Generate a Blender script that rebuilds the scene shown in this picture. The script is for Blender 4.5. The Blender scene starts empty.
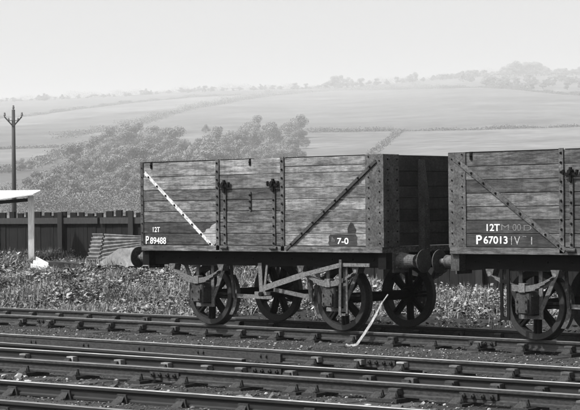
import bpy, math, random
import numpy as np
from mathutils import Vector, Matrix

random.seed(7)
rng = np.random.default_rng(11)
R = math.radians
SC = bpy.context.scene
COL = SC.collection

# ------------------------------------------------------------------ camera
F_PX, CX, CY, CZ = 1918.0, 20.02, -21.21, 1.792
YAW, PITCH, ROLL = 0.74917, 0.00234, -0.00957


def axes():
    r0 = np.array([math.cos(YAW), math.sin(YAW), 0.0])
    f0 = np.array([-math.sin(YAW), math.cos(YAW), 0.0])
    up = np.array([0, 0, 1.0])
    fw = f0 * math.cos(PITCH) + up * math.sin(PITCH)
    u0 = up * math.cos(PITCH) - f0 * math.sin(PITCH)
    r = r0 * math.cos(ROLL) + u0 * math.sin(ROLL)
    u = u0 * math.cos(ROLL) - r0 * math.sin(ROLL)
    return r, u, fw


RT, UP, FW = axes()
CAM = np.array([CX, CY, CZ])
cam_data = bpy.data.cameras.new("camera")
cam_data.sensor_width = 36.0
cam_data.lens = F_PX / 580.0 * 36.0
cam_data.clip_start = 0.5
cam_data.clip_end = 20000.0
cam = bpy.data.objects.new("camera", cam_data)
COL.objects.link(cam)
cam.matrix_world = Matrix(((RT[0], UP[0], -FW[0], CX), (RT[1], UP[1], -FW[1], CY), (RT[2], UP[2], -FW[2], CZ), (0, 0, 0, 1)))
SC.camera = cam

# ------------------------------------------------------------------ light
SUN_EL, SUN_AZ = R(51), R(31)          # azimuth measured from -Y (towards the camera side) to -X (left)
TO_SUN = Vector((-math.sin(SUN_AZ) * math.cos(SUN_EL), -math.cos(SUN_AZ) * math.cos(SUN_EL), math.sin(SUN_EL)))
world = bpy.data.worlds.new("World")
SC.world = world
world.use_nodes = True
wn = world.node_tree
wn.nodes.clear()
w_out = wn.nodes.new("ShaderNodeOutputWorld")
w_bg = wn.nodes.new("ShaderNodeBackground")
w_bw = wn.nodes.new("ShaderNodeRGBToBW")
w_sky = wn.nodes.new("ShaderNodeTexSky")
w_sky.sky_type = 'NISHITA'
w_sky.sun_disc = False
w_sky.sun_elevation = SUN_EL
w_sky.sun_rotation = math.atan2(TO_SUN.x, TO_SUN.y)
w_sky.air_density = 1.0
w_sky.dust_density = 6.0
w_sky.ozone_density = 1.0
w_bg.inputs["Strength"].default_value = 0.15
wn.links.new(w_sky.outputs[0], w_bw.inputs[0])
wn.links.new(w_bw.outputs[0], w_bg.inputs["Color"])
wn.links.new(w_bg.outputs[0], w_out.inputs[0])
sun_data = bpy.data.lights.new("sun", 'SUN')
sun_data.energy = 4.5
sun_data.angle = R(0.53)
sun_data.color = (1.0, 0.997, 0.99)
sun = bpy.data.objects.new("sun", sun_data)
COL.objects.link(sun)
sun.rotation_euler = (-TO_SUN).to_track_quat('-Z', 'Y').to_euler()
sun.location = (-30, -40, 60)
SC.view_settings.view_transform = 'Standard'
SC.view_settings.look = 'None'
SC.view_settings.gamma = 1.0
SC.view_settings.exposure = 0.78
SC.view_settings.use_curve_mapping = False
SC.render.engine = 'CYCLES'
SC.cycles.use_denoising = True
SC.cycles.max_bounces = 6
SC.cycles.volume_bounces = 0


# ------------------------------------------------------------------ pixels -> places
def ray(px, py):
    d = FW + RT * ((px - 290.0) / F_PX) + UP * ((205.0 - py) / F_PX)
    return d


def at_y(px, py, Y):                    # where the sight line meets the vertical plane y = Y
    d = ray(px, py)
    return CAM + d * ((Y - CY) / d[1])


def at_z(px, py, z):
    d = ray(px, py)
    return CAM + d * ((z - CZ) / d[2])


# ------------------------------------------------------------------ terrain height
def smooth(a, b, v):
    t = np.clip((v - a) / (b - a), 0, 1)
    return t * t * (3 - 2 * t)


_ph = rng.uniform(0, 6.28, 40)


def wob(x, y, s, k):                     # cheap smooth noise from a few sines
    return (np.sin(x * 1.7 / s + y * .6 / s + _ph[k]) + np.sin(-x * .7 / s + y * 1.9 / s + _ph[k + 1])
            + np.sin(x * 2.9 / s - y * 2.3 / s + _ph[k + 2]) * .6 + np.sin(x * .9 / s + y * 3.7 / s + _ph[k + 3]) * .5) / 3.1


SKY_PX = np.array([-600, -200, 0, 50, 100, 150, 200, 250, 300, 350, 400, 440, 480, 520, 580, 800, 1200.])
SKY_PY = np.array([112, 104, 98, 96.5, 94, 91.5, 89, 87.5, 87, 85.5, 82, 79, 77, 76.5, 77, 80, 90.])
D0, D1 = 600.0, 4200.0


def ground_h(x, y):
    x = np.asarray(x, float); y = np.asarray(y, float)
    dx, dy = x - CX, y - CY
    fwd = dx * FW[0] + dy * FW[1]
    side = dx * RT[0] + dy * RT[1]
    d = np.hypot(dx, dy)
    # yard and bank
    base = -0.192 + 0.012 * wob(x, y, .8, 0) + .05 * (1 - smooth(-8.3, -7.5, y - .07 * (x - 6)))
    zf = np.interp(-x, [3, 8, 19, 30, 60], [-.12, -.02, .56, .8, .6])
    ramp = .62 * smooth(2.5, 5.0, y) + .38 * smooth(5.0, 11.5, y)
    ramp *= np.interp(-x, [-10, 40], [1, 1])
    bank = (zf + .175) * ramp
    bank = bank + .09 * smooth(2.8, 4.5, y) * (1 - smooth(25, 60, y)) * wob(x, y, 1.1, 4) + .16 * smooth(3, 5, y) * (1 - smooth(11, 13, y)) * np.exp(-((x + 10.5) / 3.5) ** 2)
    near = base + bank
    # hillside
    pxx = 290 + F_PX * side / np.maximum(fwd, 1.0)
    pxx = np.where(fwd > 1, pxx, np.where(side > 0, 1200, -600))
    t = (208.5 - np.interp(pxx, SKY_PX, SKY_PY)) / F_PX
    front = smooth(-.2, .75, fwd / np.maximum(d, 1))
    top = t * D1
    s = np.clip((d - D0) / (D1 - D0), 0, None)
    h = top * np.minimum(s, 1) ** 1.12
    h = np.where(s > 1, top * (1 - .5 * np.clip(s - 1, 0, 1.5) ** 1.2), h)
    h = h + smooth(650, 1300, d) * 4.0 * wob(x, y, 320, 8) * np.clip(1.2 - s, 0.1, 1)
    k = smooth(150, 500, d)
    return near * (1 - k) + (h * front + .2) * k


def at_ground(px, py, far=4280):
    d = ray(px, py)
    t = np.concatenate([np.linspace(6, 130, 1240), np.linspace(130.5, far, 5200)])
    P = CAM[None] + d[None] * t[:, None]
    g = ground_h(P[:, 0], P[:, 1])
    hit = np.nonzero(P[:, 2] <= g)[0]
    i = hit[0] if len(hit) else len(t) - 1
    return np.array([P[i, 0], P[i, 1], g[i]])


# ------------------------------------------------------------------ materials (the photograph is black and white: all greys)
def _new(name):
    m = bpy.data.materials.new(name)
    m.use_nodes = True
    n = m.node_tree
    n.nodes.clear()
    out = n.nodes.new("ShaderNodeOutputMaterial")
    b = n.nodes.new("ShaderNodeBsdfPrincipled")
    n.links.new(b.outputs[0], out.inputs[0])
    return m, n, b


def g3(v):
    return (v, v, v, 1)


def speck(name, lo, hi, scale=8, rough=.85, stretch=(1, 1, 1), bump=.3, detail=6, p0=.3, p1=.7, metal=0, blotch=None, bdist=.01, offset=True, spec=.3):
    """noise between two greys, optional second large blotch noise, bump"""
    m, n, b = _new(name)
    L = n.links.new
    tc = n.nodes.new("ShaderNodeTexCoord")
    src = tc.outputs["Object"]
    if offset:
        oi = n.nodes.new("ShaderNodeObjectInfo")
        mul = n.nodes.new("ShaderNodeMath"); mul.operation = 'MULTIPLY'; mul.inputs[1].default_value = 61.0
        L(oi.outputs["Random"], mul.inputs[0])
        add = n.nodes.new("ShaderNodeVectorMath"); add.operation = 'ADD'
        L(src, add.inputs[0]); L(mul.outputs[0], add.inputs[1])
        src = add.outputs[0]
    mp = n.nodes.new("ShaderNodeMapping")
    mp.inputs["Scale"].default_value = stretch
    L(src, mp.inputs[0])
    nz = n.nodes.new("ShaderNodeTexNoise")
    nz.inputs["Scale"].default_value = scale
    nz.inputs["Detail"].default_value = detail
    nz.inputs["Roughness"].default_value = .65
    L(mp.outputs[0], nz.inputs[0])
    rp = n.nodes.new("ShaderNodeValToRGB")
    rp.color_ramp.elements[0].position = p0; rp.color_ramp.elements[0].color = g3(lo)
    rp.color_ramp.elements[1].position = p1; rp.color_ramp.elements[1].color = g3(hi)
    L(nz.outputs[0], rp.inputs[0])
    col = rp.outputs[0]
    if blotch:
        bs, blo, bhi = blotch
        n2 = n.nodes.new("ShaderNodeTexNoise")
        n2.inputs["Scale"].default_value = bs; n2.inputs["Detail"].default_value = 4; n2.inputs["Roughness"].default_value = .6
        L(src, n2.inputs[0])
        r2 = n.nodes.new("ShaderNodeValToRGB")
        r2.color_ramp.elements[0].position = .36; r2.color_ramp.elements[0].color = g3(blo)
        r2.color_ramp.elements[1].position = .64; r2.color_ramp.elements[1].color = g3(bhi)
        L(n2.outputs[0], r2.inputs[0])
        mx = n.nodes.new("ShaderNodeMixRGB"); mx.blend_type = 'MULTIPLY'; mx.inputs[0].default_value = 1
        L(col, mx.inputs[1]); L(r2.outputs[0], mx.inputs[2])
        col = mx.outputs[0]
    L(col, b.inputs["Base Color"])
    b.inputs["Roughness"].default_value = rough
    b.inputs["Metallic"].default_value = metal
    b.inputs["Specular IOR Level"].default_value = spec
    if bump:
        bp = n.nodes.new("ShaderNodeBump")
        bp.inputs["Strength"].default_value = bump; bp.inputs["Distance"].default_value = bdist
        L(nz.outputs[0], bp.inputs["Height"]); L(bp.outputs[0], b.inputs["Normal"])
    return m


def wood(name, lo, hi, blo=.6, bhi=1.25, rough=.9):
    """weathered plank: long grain, blotches of worn paint, dark nail-streak stains"""
    m, n, b = _new(name)
    L = n.links.new
    tc = n.nodes.new("ShaderNodeTexCoord"); oi = n.nodes.new("ShaderNodeObjectInfo")
    mul = n.nodes.new("ShaderNodeMath"); mul.operation = 'MULTIPLY'; mul.inputs[1].default_value = 83.0
    L(oi.outputs["Random"], mul.inputs[0])
    add = n.nodes.new("ShaderNodeVectorMath"); add.operation = 'ADD'
    L(tc.outputs["Object"], add.inputs[0]); L(mul.outputs[0], add.inputs[1])

    def noise(stretch, scale, det, rg=.65):
        mp = n.nodes.new("ShaderNodeMapping"); mp.inputs["Scale"].default_value = stretch
        L(add.outputs[0], mp.inputs[0])
        t = n.nodes.new("ShaderNodeTexNoise"); t.inputs["Scale"].default_value = scale
        t.inputs["Detail"].default_value = det; t.inputs["Roughness"].default_value = rg
        L(mp.outputs[0], t.inputs[0])
        return t.outputs[0]

    def ramp(src, p0, c0, p1, c1):
        r = n.nodes.new("ShaderNodeValToRGB")
        r.color_ramp.elements[0].position = p0; r.color_ramp.elements[0].color = g3(c0)
        r.color_ramp.elements[1].position = p1; r.color_ramp.elements[1].color = g3(c1)
        L(src, r.inputs[0])
        return r.outputs[0]

    def mult(a, c):
        mx = n.nodes.new("ShaderNodeMixRGB"); mx.blend_type = 'MULTIPLY'; mx.inputs[0].default_value = 1
        L(a, mx.inputs[1]); L(c, mx.inputs[2])
        return mx.outputs[0]
    grain = noise((.55, 9, 24), 4.0, 12, .78)
    flake = noise((1.0, 4, 6.0), 5.0, 12, .78)
    big = noise((.9, 1, 2.2), 1.5, 6)
    col = ramp(grain, .34, lo, .66, hi)
    col = mult(col, ramp(flake, .43, blo, .57, bhi))
    spot = noise((5, 6, 9), 9.0, 6, .7)
    col = mult(col, ramp(spot, .30, .3, .42, 1.0))
    col = mult(col, ramp(big, .38, .6, .62, 1.25))
    crack = noise((.45, 1, 42), 2.4, 4, .6)
    col = mult(col, ramp(crack, .33, .3, .39, 1.0))
    drip = noise((7, 5, .9), 2.2, 5, .6)
    col = mult(col, ramp(drip, .34, .82, .56, 1.05))
    rnd = n.nodes.new("ShaderNodeMapRange"); rnd.inputs[3].default_value = .68; rnd.inputs[4].default_value = 1.32
    L(oi.outputs["Random"], rnd.inputs[0])
    col = mult(col, rnd.outputs[0])
    L(col, b.inputs["Base Color"])
    b.inputs["Roughness"].default_value = rough
    b.inputs["Specular IOR Level"].default_value = .25
    bp = n.nodes.new("ShaderNodeBump"); bp.inputs["Strength"].default_value = .5; bp.inputs["Distance"].default_value = .008
    L(grain, bp.inputs["Height"]); L(bp.outputs[0], b.inputs["Normal"])
    return m


M = {}
M['plank_pale'] = wood('plank_pale', .075, .225, .5, 1.2)
M['plank_mid'] = wood('plank_mid', .045, .15, .45, 1.35)
M['plank_dark'] = wood('plank_dark', .018, .055, .5, 1.4)
M['plank_end_shaded'] = wood('plank_end_shaded', .016, .045, .7, 1.2)  # darker plank tone: the shade on the wagon ends is put into the colour
M['brown_mid'] = wood('brown_mid', .032, .09, .5, 1.35)
M['brown_pale'] = wood('brown_pale', .05, .145, .5, 1.3)
M['paint_panel'] = wood('paint_panel', .014, .04, .6, 1.3)
M['bare_patch'] = wood('bare_patch', .10, .25, .75, 1.1)
M['iron'] = speck('iron', .007, .055, 45, .8, bump=.5, bdist=.006, blotch=(5, .6, 1.3))
M['iron_grey'] = speck('iron_grey', .012, .095, 38, .8, bump=.5, bdist=.006, blotch=(3.5, .55, 1.3))
M['iron_black'] = speck('iron_black', .003, .008, 15, .85, spec=.08, bump=.3, bdist=.005)
M['iron_light'] = speck('iron_light', .03, .15, 40, .7, bump=.25, bdist=.004)
M['iron_strip'] = speck('iron_strip', .14, .4, 30, .6, bump=.1)
M['solebar'] = speck('solebar', .003, .009, 9, .9, spec=.06, stretch=(.5, 2, 2), bump=.3)
M['tyre'] = speck('tyre', .003, .022, 40, .7, bump=.4, bdist=.004)
M['white_paint'] = speck('white_paint', .10, .46, 22, .8, p0=.34, p1=.54, bump=.15, bdist=.003)
M['letter'] = speck('letter', .22, .62, 34, .8, p0=.3, p1=.5, bump=0)
M['chalk'] = speck('chalk', .05, .13, 40, .9, p0=.35, p1=.6, bump=0)
M['chalk_pale'] = speck('chalk_pale', .1, .3, 40, .9, p0=.35, p1=.6, bump=0)
M['rail'] = speck('rail', .005, .036, 26, .85, stretch=(.7, 2, 2), bump=.3, bdist=.003)
M['rail_black'] = speck('rail_black', .004, .013, 12, .75, stretch=(.5, 3, 3), bump=.3, bdist=.003)
M['rail_top'] = speck('rail_top', .10, .42, 7, .4, stretch=(.35, 6, 6), bump=0, metal=.75, spec=.5)
M['rail_top_rusty'] = speck('rail_top_rusty', .06, .17, 12, .6, stretch=(.4, 3, 3), bump=.1, metal=.3, bdist=.003)
M['chair'] = speck('chair', .005, .034, 50, .9, bump=.6, bdist=.005)
M['key'] = wood('key', .085, .21, .75, 1.1)
M['key_dark'] = wood('key_dark', .03, .09, .7, 1.2)
M['sleeper'] = wood('sleeper', .018, .05, .7, 1.3)
M['ash'] = speck('ash', .007, .062, 60, .95, bump=.9, bdist=.02, detail=9, p0=.34, p1=.68, blotch=(.9, .65, 1.3), offset=False, spec=.15)
M['soil'] = speck('soil', .008, .04, 12, .95, bump=.9, bdist=.03, detail=8, blotch=(.7, .6, 1.3), offset=False, spec=.1)
M['pasture'] = speck('pasture', .08, .14, .5, .95, bump=.4, bdist=.2, detail=6, blotch=(.03, .8, 1.15), offset=False, spec=.05)
for i, v in enumerate((.078, .092, .105, .07)):
    M['field%d' % i] = speck('field%d' % i, v * .8, v * 1.2, .06, .95, stretch=(1, 1, 1), bump=.3, bdist=.3, p0=.38, p1=.62, blotch=(.009, .72, 1.15), offset=False, spec=.05)
M['stone_dark'] = speck('stone_dark', .012, .04, 20, .95, bump=.3)
M['stone_mid'] = speck('stone_mid', .035, .10, 20, .95, bump=.3)
M['stone_pale'] = speck('stone_pale', .14, .32, 20, .95, bump=.3)
M['board'] = speck('board', .005, .016, 6, .95, spec=.08, stretch=(6, 6, .7), bump=.4)
M['board_pale'] = speck('board_pale', .012, .035, 6, .9, stretch=(6, 6, .8), bump=.4)
M['post'] = speck('post', .005, .014, 6, .9, stretch=(5, 5, .7), bump=.4)
M['roof_white'] = speck('roof_white', .6, .85, 6, .8, bump=.1)
M['shed_post'] = speck('shed_post', .4, .65, 7, .9, stretch=(4, 4, .8), bump=.3)
M['pole'] = speck('pole', .025, .06, 6, .9, stretch=(5, 5, .4), bump=.3)
M['porcelain'] = speck('porcelain', .12, .2, 5, .3, bump=0)
M['tin'] = speck('tin', .04, .17, 7, .7, bump=.15, blotch=(2.5, .6, 1.25))
M['tin_white'] = speck('tin_white', .25, .45, 8, .7, bump=.1)
M['concrete'] = speck('concrete', .12, .24, 9, .95, bump=.4, blotch=(2, .8, 1.15))
M['leaf_tree'] = speck('leaf_tree', .09, .17, .6, .8, bump=0, detail=2, spec=.2)
M['leaf_hedge'] = speck('leaf_hedge', .07, .14, .3, .85, bump=0, detail=2, offset=False, spec=.2)
M['leaf_pale'] = speck('leaf_pale', .10, .20, .25, .9, bump=0, detail=3, offset=False, spec=.1)
M['bark'] = speck('bark', .05, .1, 4, .95, bump=.4)


def leaf_mat(name, v, var=.35, trans=.25):
    m, n, b = _new(name)
    L = n.links.new
    tc = n.nodes.new("ShaderNodeTexCoord")
    nz = n.nodes.new("ShaderNodeTexNoise"); nz.inputs["Scale"].default_value = 9; nz.inputs["Detail"].default_value = 3
    L(tc.outputs["Object"], nz.inputs[0])
    r = n.nodes.new("ShaderNodeValToRGB")
    r.color_ramp.elements[0].position = .3; r.color_ramp.elements[0].color = g3(v * (1 - var))
    r.color_ramp.elements[1].position = .7; r.color_ramp.elements[1].color = g3(v * (1 + var))
    L(nz.outputs[0], r.inputs[0]); L(r.outputs[0], b.inputs["Base Color"])
    b.inputs["Roughness"].default_value = .7
    b.inputs["Specular IOR Level"].default_value = .2
    return m


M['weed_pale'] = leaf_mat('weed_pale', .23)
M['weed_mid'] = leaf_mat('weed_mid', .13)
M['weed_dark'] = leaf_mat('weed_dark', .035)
M['straw'] = leaf_mat('straw', .26)


# ------------------------------------------------------------------ object helpers
def tag(o, label=None, cat=None, group=None, kind=None):
    if label: o["label"] = label
    if cat: o["category"] = cat
    if group: o["group"] = group
    if kind: o["kind"] = kind
    return o


def empty(name, loc=(0, 0, 0), rz=0.0, label=None, cat=None, group=None):
    o = bpy.data.objects.new(name, None)
    COL.objects.link(o)
    o.empty_display_size = .3
    o.location = loc
    o.rotation_euler = (0, 0, rz)
    return tag(o, label, cat, group)


class MB:
    """collects shapes, builds one mesh object"""

    def __init__(s):
        s.v = []; s.f = []; s.mi = []; s.sm = []

    def _add(s, vs, fs, mi=0, sm=False):
        o = len(s.v)
        s.v += [tuple(map(float, p)) for p in vs]
        for f in fs:
            s.f.append(tuple(i + o for i in f)); s.mi.append(mi); s.sm.append(sm)
        return s

    def box(s, x0, x1, y0, y1, z0, z1, c=0.0, mi=0):
        """box; c chamfers the edges that run along the longest axis"""
        if c <= 0:
            vs = [(x, y, z) for x in (x0, x1) for y in (y0, y1) for z in (z0, z1)]
            return s._add(vs, [(0, 1, 3, 2), (4, 6, 7, 5), (0, 4, 5, 1), (2, 3, 7, 6), (0, 2, 6, 4), (1, 5, 7, 3)], mi)
        d = (x1 - x0, y1 - y0, z1 - z0)
        a = d.index(max(d))
        lo = (x0, y0, z0); hi = (x1, y1, z1)
        b, e = [i for i in range(3) if i != a]
        pr = []
        for (u, w) in ((lo[b] + c, lo[e]), (hi[b] - c, lo[e]), (hi[b], lo[e] + c), (hi[b], hi[e] - c), (hi[b] - c, hi[e]), (lo[b] + c, hi[e]), (lo[b], hi[e] - c), (lo[b], lo[e] + c)):
            pr.append((u, w))
        vs = []
        for q in (lo[a], hi[a]):
            for (u, w) in pr:
                p = [0, 0, 0]; p[a] = q; p[b] = u; p[e] = w
                vs.append(p)
        fs = [tuple(range(7, -1, -1)), tuple(range(8, 16))] + [(i, (i + 1) % 8, 8 + (i + 1) % 8, 8 + i) for i in range(8)]
        return s._add(vs, fs, mi)

    def extrude(s, poly, y0, y1, mi=0):
        """polygon in x,z pulled from y0 to y1"""
        n = len(poly)
        vs = [(x, y0, z) for x, z in poly] + [(x, y1, z) for x, z in poly]
        fs = [tuple(range(n)), tuple(range(2 * n - 1, n - 1, -1))] + [(i, n + i, n + (i + 1) % n, (i + 1) % n) for i in range(n)]
        return s._add(vs, fs, mi)

    def bar(s, p, q, w, t, mi=0, side=(0, 1, 0)):
        """flat bar from p to q: w across (in plane square to side), t along side"""
        p = Vector(p); q = Vector(q); a = (q - p).normalized(); sd = Vector(side)
        sd = (sd - a * sd.dot(a)).normalized(); b = a.cross(sd)
        vs = []
        for e in (p, q):
            for i, j in ((-1, -1), (1, -1), (1, 1), (-1, 1)):
                vs.append(e + b * (w / 2 * i) + sd * (t / 2 * j))
        return s._add(vs, [(0, 1, 2, 3), (7, 6, 5, 4), (0, 4, 5, 1), (1, 5, 6, 2), (2, 6, 7, 3), (3, 7, 4, 0)], mi)

    def tube(s, pts, r, n=8, mi=0, cap=True):
        pts = [Vector(p) for p in pts]
        rs = r if isinstance(r, (list, tuple)) else [r] * len(pts)
        rings = []
        for i, p in enumerate(pts):
            a = (pts[min(i + 1, len(pts) - 1)] - pts[max(i - 1, 0)]).normalized()
            h = Vector((0, 0, 1)) if abs(a.z) < .9 else Vector((1, 0, 0))
            u = a.cross(h).normalized(); w = u.cross(a)
            rings.append([p + (u * math.cos(6.28318 * k / n) + w * math.sin(6.28318 * k / n)) * rs[i] for k in range(n)])
        vs = [v for ring in rings for v in ring]
        fs = []
        for i in range(len(pts) - 1):
            for k in range(n):
                fs.append((i * n + k, i * n + (k + 1) % n, (i + 1) * n + (k + 1) % n, (i + 1) * n + k))
        s._add(vs, fs, mi, True)
        if cap:
            o = len(s.v) - len(vs)
            s.f.append(tuple(o + k for k in range(n - 1, -1, -1))); s.mi.append(mi); s.sm.append(False)
            s.f.append(tuple(o + (len(pts) - 1) * n + k for k in range(n))); s.mi.append(mi); s.sm.append(False)
        return s

    def lathe(s, prof, c, axis='y', n=32, mi=0, closed=False):
        """prof: list of (along axis, radius); revolved about the axis through c"""
        vs = []
        for a, r in prof:
            for k in range(n):
                t = 2 * math.pi * k / n
                u, w = r * math.cos(t), r * math.sin(t)
                vs.append((c[0] + u, c[1] + a, c[2] + w) if axis == 'y' else (c[0] + a, c[1] + u, c[2] + w) if axis == 'x' else (c[0] + u, c[1] + w, c[2] + a))
        m = len(prof)
        fs = []
        for i in range(m if closed else m - 1):
            j = (i + 1) % m
            for k in range(n):
                fs.append((i * n + k, i * n + (k + 1) % n, j * n + (k + 1) % n, j * n + k))
        return s._add(vs, fs, mi)

    def bolt(s, x, y, z, r=.016, h=.014, axis='y', sg=-1, mi=0):
        n = 6
        a0 = 0; a1 = h * sg
        vs = []
        for a, rr in ((a0, r), (a1, r * .75)):
            for k in range(n):
                t = 2 * math.pi * k / n
                u, w = rr * math.cos(t), rr * math.sin(t)
                vs.append((x + u, y + a, z + w) if axis == 'y' else (x + a, y + u, z + w))
        fs = [(k, (k + 1) % n, n + (k + 1) % n, n + k) for k in range(n)] + [tuple(n + k for k in range(n))]
        return s._add(vs, fs, mi)

    def mesh(s, name, mats):
        me = bpy.data.meshes.new(name)
        me.from_pydata(s.v, [], s.f)
        for m in (mats if isinstance(mats, (list, tuple)) else [mats]):
            me.materials.append(m)
        me.polygons.foreach_set("material_index", s.mi)
        me.polygons.foreach_set("use_smooth", s.sm)
        me.update()
        import bmesh
        bm = bmesh.new(); bm.from_mesh(me)
        bmesh.ops.recalc_face_normals(bm, faces=bm.faces)
        bm.to_mesh(me); bm.free()
        return me

    def build(s, name, mats, parent=None, loc=None):
        o = bpy.data.objects.new(name, s.mesh(name, mats))
        COL.objects.link(o)
        if parent is not None: o.parent = parent
        if loc is not None: o.location = loc
        return o


def link_copy(src, parent=None, loc=None, rz=None):
    c = src.copy(); COL.objects.link(c)
    c.parent = parent
    if loc is not None: c.location = loc
    if rz is not None: c.rotation_euler = (0, 0, rz)
    return c


def obj_from(name, me, parent=None, loc=(0, 0, 0), rot=(0, 0, 0), scale=(1, 1, 1)):
    o = bpy.data.objects.new(name, me); COL.objects.link(o)
    o.parent = parent; o.location = loc; o.rotation_euler = rot; o.scale = scale
    return o


def quads_mesh(name, V, mats, mi=None, nv=4):
    """V: (n, nv, 3) array of separate faces"""
    n = V.shape[0]
    me = bpy.data.meshes.new(name)
    me.vertices.add(n * nv); me.vertices.foreach_set("co", V.reshape(-1).astype(np.float32))
    me.loops.add(n * nv); me.loops.foreach_set("vertex_index", np.arange(n * nv, dtype=np.int32))
    me.polygons.add(n)
    me.polygons.foreach_set("loop_start", np.arange(0, n * nv, nv, dtype=np.int32))
    me.polygons.foreach_set("loop_total", np.full(n, nv, dtype=np.int32))
    for m in mats: me.materials.append(m)
    if mi is not None: me.polygons.foreach_set("material_index", mi.astype(np.int32))
    me.update(calc_edges=True); me.validate()
    return me


def text_mesh(body, size, mat, name, parent, x, y, z, bold=.02, sx=1.0, shear=0.0):
    cu = bpy.data.curves.new(name, 'FONT')
    cu.body = body; cu.size = size; cu.offset = bold * size; cu.shear = shear
    cu.extrude = .0012
    o = bpy.data.objects.new(name, cu); COL.objects.link(o)
    bpy.context.view_layer.update()
    me = bpy.data.meshes.new_from_object(o.evaluated_get(bpy.context.evaluated_depsgraph_get()))
    bpy.data.objects.remove(o)
    me.name = name
    me.materials.clear(); me.materials.append(mat)
    t = bpy.data.objects.new(name, me); COL.objects.link(t)
    t.parent = parent; t.location = (x, y, z); t.rotation_euler = (R(90), 0, 0); t.scale = (sx, 1, 1)
    return t


# ------------------------------------------------------------------ ground and hillside
def polar_sheet(name, r_edges, mats, mat_fn):
    a_view = np.radians(np.arange(-15, 15.01, .16))
    a_rest = np.radians(np.arange(18, 342.1, 3.0))
    ang = np.concatenate([a_view, a_rest])          # 0 = camera heading, positive to the right
    na, nr = len(ang), len(r_edges)
    hd = math.atan2(FW[1], FW[0])
    A, RR = np.meshgrid(ang, r_edges)
    X = CX + RR * np.cos(hd - A); Y = CY + RR * np.sin(hd - A)
    Z = ground_h(X, Y)
    co = np.stack([X, Y, Z], -1).reshape(-1, 3)
    i, j = np.meshgrid(np.arange(nr - 1), np.arange(na), indexing='ij')
    j2 = (j + 1) % na
    F = np.stack([i * na + j, (i + 1) * na + j, (i + 1) * na + j2, i * na + j2], -1).reshape(-1, 4)
    me = bpy.data.meshes.new(name)
    me.from_pydata(co.tolist(), [], F[:, ::-1].tolist())
    cen = co[F].mean(1)
    for m in mats: me.materials.append(m)
    me.polygons.foreach_set("material_index", mat_fn(cen).astype(np.int32))
    me.polygons.foreach_set("use_smooth", np.ones(len(F), bool))
    me.update()
    o = bpy.data.objects.new(name, me); COL.objects.link(o)
    return o, co


def pix_of(P):
    D = P - CAM
    fw = D @ FW
    return 290 + F_PX * (D @ RT) / fw, 205 - F_PX * (D @ UP) / fw, fw


def near_mat(c):
    y = c[:, 1] + .25 * wob(c[:, 0], c[:, 1], .6, 12)
    d = np.hypot(c[:, 0] - CX, c[:, 1] - CY)
    return np.where((y > 12.5) | (d > 90), 2, np.where(y > 2.3, 1, 0))


HEDGES = {   # pixel runs of the field boundaries on the hillside
    'lane': [(-30, 176), (0, 172), (20, 169), (34, 165.5), (50, 160), (64, 154.5), (80, 149), (96, 144)],
    'ride': [(60, 139), (100, 131), (128, 127), (146, 122), (176, 113), (193, 108.8), (220, 104.3), (249, 99), (275, 95.5), (310, 92.5), (345, 90.5), (400, 89.5), (440, 88.5)],
    'mid': [(308, 132.5), (350, 131.8), (390, 131), (430, 130.6), (470, 130), (520, 128.4), (600, 126)],
    'diagonal': [(372, 155), (381, 147), (390, 139), (400, 131.5)],
    'upper': [(-20, 120), (30, 116), (80, 109), (130, 103), (190, 97.5), (240, 95)],
    'high': [(440, 88.5), (480, 87.5), (506, 88.5), (530, 91), (555, 93.5), (600, 97)],
    'low': [(-20, 150), (20, 148.6), (50, 147.6), (74, 147.4)],
}


def hill_mat(c):
    px, py, fw = pix_of(c)
    ride = np.interp(px, [p[0] for p in HEDGES['ride']], [p[1] for p in HEDGES['ride']])
    upper = np.interp(px, [p[0] for p in HEDGES['upper']], [p[1] for p in HEDGES['upper']])
    mid = np.interp(px, [p[0] for p in HEDGES['mid']], [p[1] for p in HEDGES['mid']])
    low = np.interp(px, [-20, 50, 74], [150, 147.6, 147.4])
    lane = np.interp(px, [p[0] for p in HEDGES['lane']], [p[1] for p in HEDGES['lane']])
    out = np.full(len(c), 1)
    left = px < 240
    out = np.where(left & (py < upper), 0, out)
    out = np.where(left & (py >= upper) & (py < upper + 9), 2, out)
    out = np.where(left & (py >= upper + 9) & (py < ride), 0, out)
    out = np.where(left & (py >= ride), 1, out)
    out = np.where((px < 78) & (py >= upper + 16) & (py < low), 0, out)
    out = np.where((px < 92) & (py >= low) & (py < lane), 2, out)
    out = np.where((px < 110) & (py >= lane), 3, out)
    out = np.where((~left) & (py < ride), 0, out)
    out = np.where((px > 306) & (py >= mid), 2, out)
    out = np.where((px > 440) & (py < 90), 0, out)
    return np.where(fw > 100, out, 3)


r_near = np.concatenate([np.geomspace(.6, 12, 24), np.arange(12.3, 60, .3), np.geomspace(60.5, 170, 50)])
gr, _ = polar_sheet('ground', r_near, [M['ash'], M['soil'], M['pasture']], near_mat)
tag(gr, kind='structure')
r_far = np.concatenate([np.geomspace(170, 420, 60), np.arange(428, 4460, 13.0), np.geomspace(4480, 9000, 16)])
hl, _ = polar_sheet('hillside', r_far, [M['field0'], M['field1'], M['field2'], M['field3']], hill_mat)
tag(hl, kind='structure')

# ------------------------------------------------------------------ tracks
RAIL_H = .145
PROF = [(-.035, -.004), (-.031, 0), (.031, 0), (.035, -.004), (.035, -.032), (.028, -.043), (.010, -.050), (.010, -.108), (.026, -.116), (.032, -.122), (.032, -.143), (-.032, -.143), (-.032, -.122), (-.026, -.116), (-.010, -.108), (-.010, -.050), (-.028, -.043), (-.035, -.032)]


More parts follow.
